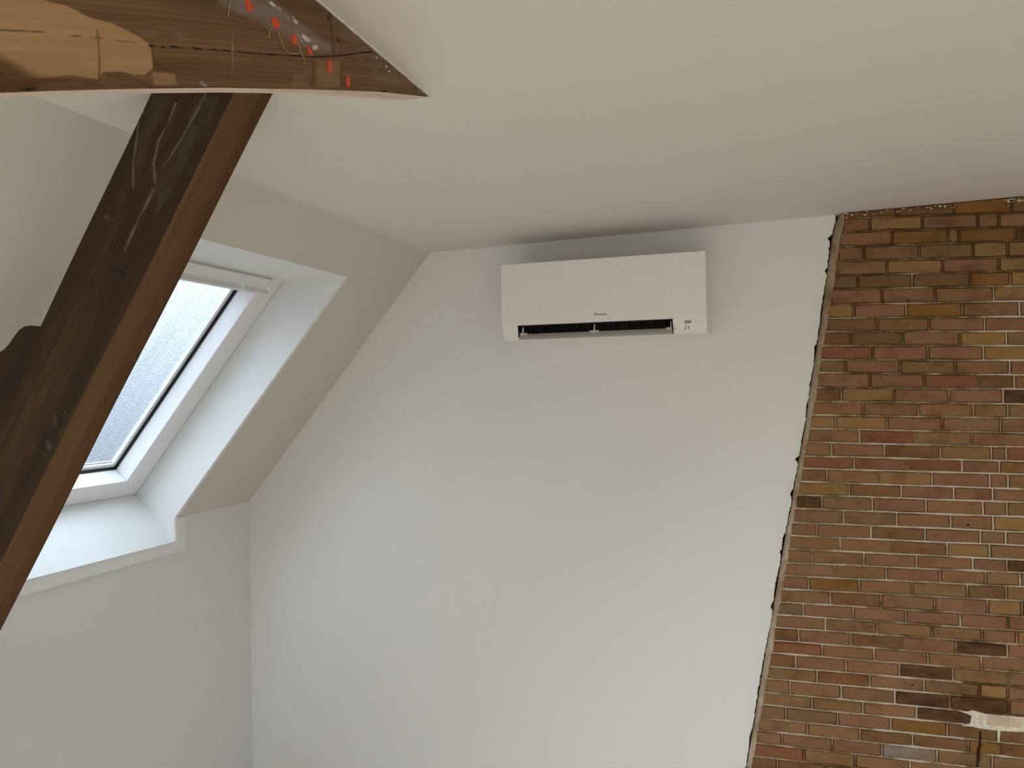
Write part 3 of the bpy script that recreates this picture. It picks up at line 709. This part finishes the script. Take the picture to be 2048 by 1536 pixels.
# blackout behind the head: outer roof upstand so light only enters through the pane
up = MB()
for (y0, y1, s0, s1) in ((WY0 - .04, WY0 - .019, ws0 - .03, ws1 + .02), (WY1 + .019, WY1 + .04, ws0 - .03, ws1 + .02)):
    up.hexa([S(s0, y0, .05), S(s0, y1, .05), S(s1 + .05, y1, .0), S(s1 + .05, y0, .0), S(s0, y0, DW + .1), S(s0, y1, DW + .1), S(s1, y1, DW + .1), S(s1, y0, DW + .1)])
up.hexa([S(ws1 - .001, WY0, DW), S(ws1 - .001, WY1, DW), S(ws1 + .06, WY1, DW), S(ws1 + .06, WY0, DW), S(ws1 - .001, WY0, DW + .1), S(ws1 - .001, WY1, DW + .1), S(ws1 + .06, WY1, DW + .1), S(ws1 + .06, WY0, DW + .1)])
up.hexa([S(ws0 - .06, WY0, DW), S(ws0 - .06, WY1, DW), S(ws0 + .001, WY1, DW), S(ws0 + .001, WY0, DW), S(ws0 - .06, WY0, DW + .1), S(ws0 - .06, WY1, DW + .1), S(ws0 + .001, WY1, DW + .1), S(ws0 + .001, WY0, DW + .1)])
up.build('window_upstand', M_roofwood, win)

# invented openings outside the picture, added to let more light in: frames only
w2 = thing('added_window_2', 'added unseen roof window further back along the same slope', 'roof window', S(-.7, -.15, 0)); w2['kind'] = 'structure'
rect_ring(H2[0], H2[1], H2[2], H2[3], .05, -.0, .08).build('window_frame', M_pvc, w2)
w3 = thing('added_window_3', 'added unseen window in the rear gable wall', 'window', (.2, YF, 1.4)); w3['kind'] = 'structure'
m = MB(); m.box((-.9, YF - .05, .75), (1.3, YF, .81)); m.box((-.9, YF - .05, 1.99), (1.3, YF, 2.05)); m.box((-.9, YF - .05, .81), (-.84, YF, 1.99)); m.box((1.24, YF - .05, .81), (1.3, YF, 1.99)); m.box((.17, YF - .05, .81), (.23, YF, 1.99))
m.build('window_frame', M_pvc, w3)
w4 = thing('added_window_4', 'added unseen roof window in the opposite slope', 'roof window', SR(.75, -1.4)); w4['kind'] = 'structure'
m = MB()
for y0, y1, s0, s1 in ((HR[0], HR[1], HR[2], HR[2] + .05), (HR[0], HR[1], HR[3] - .05, HR[3]), (HR[0], HR[0] + .05, HR[2] + .05, HR[3] - .05), (HR[1] - .05, HR[1], HR[2] + .05, HR[3] - .05)):
    m.quadslab([SR(s0, y0), SR(s0, y1), SR(s1, y1), SR(s1, y0)], nr * .05)
m.build('window_frame', M_pvc, w4)

# sky light entering through the openings (portals only guide the sampling of the sky)
def portal(name, c, n, u, w, h):
    ld = bpy.data.lights.new(name, 'AREA'); ld.shape = 'RECTANGLE'; ld.size = w; ld.size_y = h; ld.cycles.is_portal = True
    o = bpy.data.objects.new(name, ld); col.objects.link(o)
    z = -np.asarray(n, float); z /= np.linalg.norm(z); x = np.asarray(u, float); x /= np.linalg.norm(x); y = np.cross(z, x)
    o.matrix_world = Matrix([[x[0], y[0], z[0], c[0]], [x[1], y[1], z[1], c[1]], [x[2], y[2], z[2], c[2]], [0, 0, 0, 1]])
portal('portal_1', S((a0 + a1) / 2, (b0 + b1) / 2, DW + .12), -no, ey, b1 - b0, a1 - a0)
portal('portal_2', S((H2[2] + H2[3]) / 2, (H2[0] + H2[1]) / 2, .1), -no, ey, H2[1] - H2[0], H2[3] - H2[2])
portal('portal_3', (.2, YF - .07, 1.4), (0, 1, 0), (1, 0, 0), 2.2, 1.3)
portal('portal_4', SR(.725, -1.2) + nr * .08, -nr, ey, 2.6, 1.15)

# ------------------------------------------------------------------ old timbers
# 1. the brace that meets the ceiling: vertical face in a plane parallel to the slope's run
XB = -.663
fedge = [(-230, 196), (-120, 191), (0, 186), (110, 182), (206, 179), (300, 177), (440, 175), (526, 177), (623, 179), (700, 181.5), (762, 184), (810, 189), (857, 194)]
sedge = [(-230, 206), (-120, 200), (0, 194), (107, 190), (215, 188.6), (300, 186.5), (440, 185), (539, 186.5), (633, 190), (741, 196.6), (797, 201), (827, 199), (857, 194)]
E1 = np.array([on_x(p, XB) for p in fedge]); TH = .055
E2 = np.array([on_x(p, XB - TH) for p in sedge])
# carry on behind the viewer's shoulder
d0 = (E1[0] - E1[1]); d0 /= np.linalg.norm(d0)
E1 = np.vstack([E1[0] + d0 * .35, E1]); E2 = np.vstack([E2[0] + d0 * .35, E2])
NB_, NZ_ = 620, 110
ys = np.linspace(E1[0, 1], E1[-1, 1], NB_)
zb_ = np.interp(ys, E1[:, 1], E1[:, 2])
ztop = np.minimum(zc(XB) + .002, zb_ + .30)
V = []; 
T = np.linspace(0, 1, NZ_)
YY, TT = np.meshgrid(ys, T, indexing='ij')
ZZ = zb_[:, None] + (ztop - zb_)[:, None] * TT
P = np.stack([np.full_like(YY, XB), YY, ZZ], -1).reshape(-1, 3)
PX = proj(P)
al = YY.ravel(); ac_ = (ZZ - zb_[:, None]).ravel()
pale_poly = [(-400, -200), (-60, -60), (60, -25), (95, 2), (135, 12), (183, 37), (226, 47), (275, 71), (303, 92), (305, 137), (290, 150), (268, 150), (245, 143), (205, 144), (197, 158), (140, 150), (65, 157), (-60, 130), (-400, 120)]
pale = soft(PX, pale_poly, 5)
pale = np.maximum(pale, .56 * soft(PX, [(300, 140), (352, 146), (358, 174), (306, 172)], 4))
pale = np.maximum(pale, .40 * soft(PX, [(584, 145), (620, 148), (622, 177), (580, 177)], 3))
pale = np.maximum(pale, .44 * soft(PX, [(632, 118), (683, 120), (684, 178), (628, 177)], 4))
warm = soft(PX, [(-400, 60), (0, 105), (60, 140), (120, 160), (60, 190), (-400, 230)], 14) * .75
stain = np.zeros(len(P))
for ln, w in (([(0, 60), (60, 62), (110, 67), (180, 76), (280, 86)], 1.6), ([(302, 92), (306, 110), (312, 130), (330, 140), (350, 144)], 3.2), ([(195, 60), (196, 80), (199, 105), (199, 135), (198, 158)], 3), ([(178, 76), (205, 78)], 3.5), ([(620, 105), (627, 130), (625, 175)], 3), ([(658, 20), (663, 60), (668, 110)], 5), ([(682, 140), (684, 172)], 3), ([(215, 152), (262, 156), (300, 172)], 5), ([(60, 162), (150, 160), (192, 166)], 7)):
    stain = np.maximum(stain, np.exp(-(dist_poly(PX, ln) / w) ** 2) * .8)
for c_, r_ in (((322, 67), 3), ((658, 38), 3), ((677, 79), 3.4), ((196, 104), 2)):
    pass
crack = np.zeros(len(P))
for ln, w in (([(300, 90), (318, 95), (345, 93), (380, 96), (440, 100), (470, 103), (530, 108), (600, 112), (622, 114), (680, 111), (745, 103)], 1.5), ([(0, 178), (150, 178), (430, 175), (560, 177)], .7), ([(322, 66), (325, 67)], 2.2), ([(657, 34), (659, 40)], 2.0), ([(675, 76), (679, 83)], 2.6), ([(762, 184), (772, 181)], 2.5), ([(196, 103), (197, 104)], 1.6), ([(252, 152), (253, 153)], 1.4)):
    wv_ = np.clip(w * (.8 + .5 * np.sin(PX[:, 0] * .13) + .3 * np.sin(PX[:, 0] * .41)), .5, 9) if False else w * (.9 + .25 * np.sin(PX[:, 0] * .13)) + .25
    crack = np.maximum(crack, np.exp(-(dist_poly(PX, ln) / wv_) ** 2))
haze = soft(PX, [(440, -60), (540, -10), (610, 45), (680, 100), (640, 108), (590, 90), (520, 50), (430, 10)], 12) * .75
haze = np.maximum(haze, soft(PX, [(250, 60), (300, 45), (380, 60), (400, 95), (300, 92)], 14) * .45)
haze = np.maximum(haze, soft(PX, [(640, 20), (700, 40), (820, 150), (850, 192), (760, 180), (700, 110)], 14) * .45)
chalk = np.zeros(len(P))
for ln, w in (([(603, 68), (612, 74), (621, 82)], 4.5), ([(585, 32), (592, 48)], 3), ([(540, 5), (560, 18)], 4), ([(625, 90), (636, 98)], 3), ([(576, 35), (578, 42)], 2.5), ([(590, 60), (606, 85)], 2), ([(456, 30), (460, 2)], 1.8), ([(464, 150), (466, 70)], 1.2), ([(402, 165), (412, 172)], 5)):
    chalk = np.maximum(chalk, np.exp(-(dist_poly(PX, ln) / w) ** 2) * .95)
# plaster smears along the ceiling joint
dc = zc(XB) - P[:, 2]; chalk = np.maximum(chalk, .85 * np.exp(-(dc / .006) ** 2) * (P[:, 1] > .6))
Pd = P.copy(); Pd[:, 0] -= crack * .0018
V = [Pd]; G = [np.stack([al, ac_, np.zeros_like(al)], -1)]
idx = lambda i, j: i * NZ_ + j
Fc = [(idx(i, j), idx(i + 1, j), idx(i + 1, j + 1), idx(i, j + 1)) for i in range(NB_ - 1) for j in range(NZ_ - 1)]
fm = [0] * len(Fc)
n0 = NB_ * NZ_
# bottom strip, back face, top
z2 = np.interp(ys, E2[:, 1], E2[:, 2])
# bottom strip rows: face edge -> far edge
bot = []
for t_ in (0, .02, .35, .7, 1):
    bot.append(np.stack([np.full(NB_, XB - TH * t_), ys, np.minimum(zb_ + (z2 - zb_) * t_, zc(XB) + .01)], -1))
rows_ = bot + [np.stack([np.full(NB_, XB - TH), ys, np.maximum(ztop, np.minimum(z2, zc(XB) + .01))], -1), np.stack([np.full(NB_, XB), ys, ztop], -1)]
base = n0
for k, rw in enumerate(rows_):
    V.append(rw); G.append(np.stack([ys, np.full(NB_, -.3 - .02 * k) + (rw[:, 2] - zb_) * (k >= 5), rw[:, 0]], -1))
for k in range(len(rows_) - 1):
    for i in range(NB_ - 1):
        a = base + k * NB_ + i; Fc.append((a, a + NB_, a + NB_ + 1, a + 1)); fm.append(1 if k < 4 else 0)
# near end cap
cap = [idx(0, j) for j in range(NZ_)][::-1]
Fc.append([base, base + 4 * NB_, base + 5 * NB_, base + 6 * NB_]); fm.append(0)
V = np.vstack(V); G = np.vstack(G); ex_ = len(V) - n0
def padz(a, v=0.): return np.concatenate([a, np.full(ex_, v)])
sp = proj(V[n0:]); st2 = np.zeros(ex_)
for ln in ([(140, 184), (142, 186)], [(155, 182), (160, 185)], [(582, 180), (584, 183)], [(677, 181), (679, 185)], [(545, 178), (547, 180)], [(320, 177), (322, 179)]):
    st2 = np.maximum(st2, np.exp(-(dist_poly(sp, ln) / 2.2) ** 2))
st2 = np.maximum(st2, np.exp(-(dist_poly(sp, [(760, 187), (763, 197)]) / .9) ** 2))
wr = np.zeros(ex_)
brace = thing('ceiling_brace', 'weathered pine timber with orange paint spots running into the ceiling', 'wooden beam', (XB, .95, 2.0))
mk('timber', V, Fc, None, brace, mats=[M_beam, M_sawn], fm=fm, attrs={'gc': G, 'pale': padz(pale), 'warm': padz(warm), 'haze': padz(haze), 'chalk': padz(chalk), 'stain': padz(stain), 'crack': np.concatenate([crack, st2])})
def blob(name, c, rx, ry, mat, ang=0, off=.0012, n=12):
    Q = []
    for a in np.linspace(0, 2 * math.pi, n + 1)[:-1]:
        r = random.uniform(.82, 1.15); u, v = rx * r * math.cos(a), ry * r * math.sin(a)
        Q.append(on_x((c[0] + u * math.cos(ang) - v * math.sin(ang), c[1] + u * math.sin(ang) + v * math.cos(ang)), XB + off))
    return MB().prism(Q, (-off - .0003, 0, 0)).build(name, mat, brace)
for (x, y_, a, b, t_) in ((499, 11, 6.5, 13, -.35), (552, 46, 7, 13, -.3), (589.5, 79, 5.5, 13, -.15), (619.5, 102, 4, 10, -.4), (660.5, 133, 4.6, 13, -.1), (697, 163, 4.2, 12, -.05)):
    blob('paint_spot', (x, y_), a, b, M_orange, t_)
for (x, y_, a, b) in ((612, 77, 10, 4), (630, 95, 4, 6), (592, 43, 5, 2.5), (545, 8, 7, 2.5)):
    blob('plaster_fleck', (x, y_), a, b, M_plaster, .8)
for ln in ([(544, 56), (539, 62), (538, 75)], [(556, 62), (562, 80), (568, 97), (578, 106), (593, 108), (602, 102), (598, 90), (592, 80)], [(602, 104), (608, 118), (612, 130)], [(456, 33), (460, 0), (463, -14)]):
    MB().tube([on_x(p, XB + .0015) for p in ln], .0007, 5).build('glue_thread', M_hair, brace)
for (x, y_) in ((754, 115), (773.5, 133), (779, 143)):
    blob('plaster_fleck', (x, y_), 1.4, 2, M_plaster)
# filler bead along the ceiling joint
V = []; Fc = []
yy_ = np.linspace(.55, 1.545, 160)
for y_ in yy_:
    w_ = .0028 + random.uniform(-.0008, .0012)
    z_ = zc(XB); V += [(XB - .001, y_, z_ - w_), (XB + w_ * .5, y_, z_ - w_ * .35), (XB + w_ * 1.1, y_, z_ + .0005), (XB - .001, y_, z_ + .0005)]
for i in range(len(yy_) - 1):
    for k in range(4): Fc.append((4 * i + k, 4 * i + (k + 1) % 4, 4 * i + 4 + (k + 1) % 4, 4 * i + 4 + k))
m = MB(); m.add(V, Fc); m.build('filler_bead', M_ceil, brace, label='white filler bead along the ceiling')

# 2. the sloping roof-truss leg, parallel to the gable
YL = 1.285
Lf = [on_y(p, YL) for p in ((300, 190), (0, 821))]; Rf = [on_y(p, YL) for p in ((466, 189), (0, 1127))]
dl = (Lf[0] - Lf[1]) + (Rf[0] - Rf[1]); dl[1] = 0; dl /= np.linalg.norm(dl)
nd = np.array([dl[2], 0, -dl[0]])                           # towards the room (right / down)
cR = (Rf[0] + Rf[1]) / 2; wL = abs(((Lf[0] + Lf[1]) / 2 - cR) @ nd)
def leg_pt(t, a, y): return cR + dl * t + nd * a + ey * (y - YL)
def t_for_z(z, a=0): return (z - cR[2] - nd[2] * a) / dl[2]
# depth of the underside from where its far edge shows
ths = []
for p in ((540, 187), (409, 450), (30, 1220)):
    q = on(p, cR, nd); ths.append(q[1] - YL)
THL = float(np.mean(ths)); print('leg width', wL, 'thick', ths)
t0 = t_for_z(.02); t1 = t_for_z(ZT + .02)
NT, NA = 760, 64
tt = np.linspace(t0, t1, NT); aa = np.linspace(0, -wL, NA)
def wander(t, s): return .0022 * np.sin(t * 3.1 + s) + .0012 * np.sin(t * 9.7 + 2 * s)
V = []; G = []
A_, B_ = np.meshgrid(tt, aa, indexing='ij')
zlim = np.array([zc(0)])
P = cR + A_[..., None] * dl + B_[..., None] * nd
edge_w = np.where(B_ == 0, wander(A_, 0), np.where(B_ == -wL, wander(A_, 2), 0))
P = P + edge_w[..., None] * nd
P = P.reshape(-1, 3); PX = proj(P)
c1 = 2.2756
def c1p(L): return [(x / c1, y / c1) for x, y in L]
chalk = np.zeros(len(P))
for ln, w in ((c1p([(632, 560), (620, 640), (606, 740), (606, 870)]), 3.0), (c1p([(800, 470), (765, 560), (722, 640), (700, 740), (705, 830)]), 3.2), (c1p([(935, 430), (890, 520), (820, 640), (745, 760)]), 2.6), (c1p([(700, 860), (655, 950), (600, 1060), (568, 1140)]), 3.0), (c1p([(480, 985), (545, 1012)]), 5), (c1p([(655, 480), (650, 520)]), 3), ([(110, 830), (112, 850)], 6), ([(92, 880), (100, 895)], 7), ([(118, 870), (128, 862)], 6), ([(125, 815), (132, 828)], 5), ([(88, 905), (95, 930)], 5)):
    chalk = np.maximum(chalk, np.exp(-(dist_poly(PX, ln) / (w * 1.15 * (.6 + .5 * np.sin(PX[:, 1] * .05 + w) ** 2))) ** 2) * (.9 if w < 4 else .5))
haze = soft(PX, c1p([(690, 430), (800, 430), (700, 620), (640, 860), (600, 860), (600, 640)]), 12) * .55
haze = np.maximum(haze, soft(PX, [(395, 188), (455, 188), (380, 330), (300, 470), (310, 380), (350, 290)], 10) * .55)
haze = np.maximum(haze, soft(PX, [(80, 800), (150, 790), (120, 960), (60, 960)], 30) * .3)
warm = soft(PX, [(355, 188), (400, 188), (345, 300), (320, 400), (250, 470), (290, 330)], 16) * .5
crack = np.exp(-(dist_poly(PX, [(360, 325), (366, 320)]) / 1.2) ** 2)
crack = np.maximum(crack, np.exp(-(dist_poly(PX, [(238, 538), (246, 548)]) / 5) ** 2) * .9)
stain = soft(PX, [(250, 300), (310, 330), (200, 700), (0, 1100), (-50, 900), (100, 600)], 40) * .45
V.append(P - ey * (-crack[:, None] * .002)); G.append(np.stack([A_.ravel(), B_.ravel(), np.zeros(A_.size)], -1))
Fc = [(i * NA + j, i * NA + j + 1, (i + 1) * NA + j + 1, (i + 1) * NA + j) for i in range(NT - 1) for j in range(NA - 1)]; fm = [0] * len(Fc)
n0 = NT * NA
NU = 34
uu = np.linspace(0, 1, NU); A2, U2 = np.meshgrid(tt, uu, indexing='ij')
taper = THL
Pu = cR + A2[..., None] * dl + ey * (U2 * taper)[..., None] + wander(A2, 0)[..., None] * nd
Pu = Pu.reshape(-1, 3); V.append(Pu); G.append(np.stack([A2.ravel(), U2.ravel() * taper + .4, np.full(A2.size, .2)], -1))
for i in range(NT - 1):
    for j in range(NU - 1):
        a = n0 + i * NU + j; Fc.append((a, a + 1, a + NU + 1, a + NU)); fm.append(1)
n1 = n0 + NT * NU
# back and outer faces
Vb = []
for i in range(NT):
    w0 = wander(tt[i], 0) * nd; w2 = wander(tt[i], 2) * nd
    Vb += [cR + dl * tt[i] + ey * THL + w0, cR + dl * tt[i] - nd * wL + ey * THL + w2, cR + dl * tt[i] - nd * wL + w2]
Vb = np.array(Vb); V.append(Vb); G.append(np.stack([np.repeat(tt, 3), np.tile([.5, .7, .9], NT), np.zeros(3 * NT)], -1))
for i in range(NT - 1):
    a = n1 + 3 * i; Fc += [(a, a + 1, a + 4, a + 3), (a + 1, a + 2, a + 5, a + 4)]; fm += [0, 0]
V = np.vstack(V); G = np.vstack(G); ex_ = len(V) - n0
V[:, 2] = np.minimum(V[:, 2], zc(V[:, 0]) + .01)
uw = np.concatenate([np.clip((U2.ravel() - .35) / .4, 0, 1) * .75, np.zeros(3 * NT)])
PU = proj(Pu)
hz = np.concatenate([np.exp(-((U2.ravel() - .18) / .12) ** 2) * .30, np.zeros(3 * NT)])
ck = np.concatenate([np.maximum.reduce([np.exp(-(dist_poly(PU, [c_, (c_[0] + 3, c_[1] - 2)]) / w_) ** 2) for c_, w_ in (((109, 1003), 3.2), ((25, 1196), 2.6))]), np.zeros(3 * NT)])
leg = thing('truss_leg', 'dark sloping roof-truss timber with chalk scratches crossing in front of the roof window', 'wooden beam', leg_pt(t0, 0, YL))
mk('timber', V, Fc, None, leg, mats=[M_leg, M_legside], fm=fm, attrs={'gc': G, 'pale': np.zeros(len(V)), 'warm': np.concatenate([warm, uw]), 'haze': np.concatenate([haze, hz]), 'chalk': np.concatenate([chalk, np.zeros(ex_)]), 'stain': np.concatenate([stain, np.zeros(ex_)]), 'crack': np.concatenate([crack, ck * .8])})

# 3. carved cleat fixed on the outer side of the leg
YK0, YK1 = YL + .012, YL + THL - .012
out_px = [(84, 664), (82, 656), (76, 652), (60, 651), (48, 653), (38, 660), (28, 673), (18, 688), (8, 699), (-4, 706), (-30, 718), (-70, 735)]
low_px = [(-110, 860), (-40, 880), (-10, 850)]
Q = [on_y(p, YK0) for p in out_px]
def clampx(q):   # stop at the slope's surface
    xs_ = XT + (q[2] - ZT) * (XT - XK) / (ZT - ZK); q = q.copy(); q[0] = max(q[0], xs_ + .002); return q
Q = [clampx(q) for q in Q] + [clampx(on_y(p, YK0)) for p in low_px]
# close along the leg's outer face
qa = Q[0]; Q2 = [leg_pt(t_for_z(z_, -wL), -wL - .0005, YK0) for z_ in (Q[-1][2], (Q[-1][2] + Q[0][2]) / 2, Q[0][2])]
Q = Q + Q2
Qn = np.array(Q); nq = len(Qn); V = np.vstack([Qn, Qn + ey * (YK1 - YK0)])
Fc = [list(range(nq))[::-1], list(range(nq, 2 * nq))] + [(i, (i + 1) % nq, (i + 1) % nq + nq, i + nq) for i in range(nq)]
cl = thing('timber_cleat', 'dark rounded timber cleat on the outer side of the sloping timber', 'wooden block', Qn.mean(0))
gcv = np.stack([V @ dl, V @ nd, V[:, 1]], -1); z0_ = np.zeros(len(V))
o = mk('cleat_block', V, Fc, M_leg, cl, attrs={'gc': gcv, 'pale': z0_, 'warm': z0_, 'haze': z0_ + .2, 'chalk': z0_, 'stain': z0_, 'crack': z0_})
bevel(o, .004, 2)
print('bricks', nb)
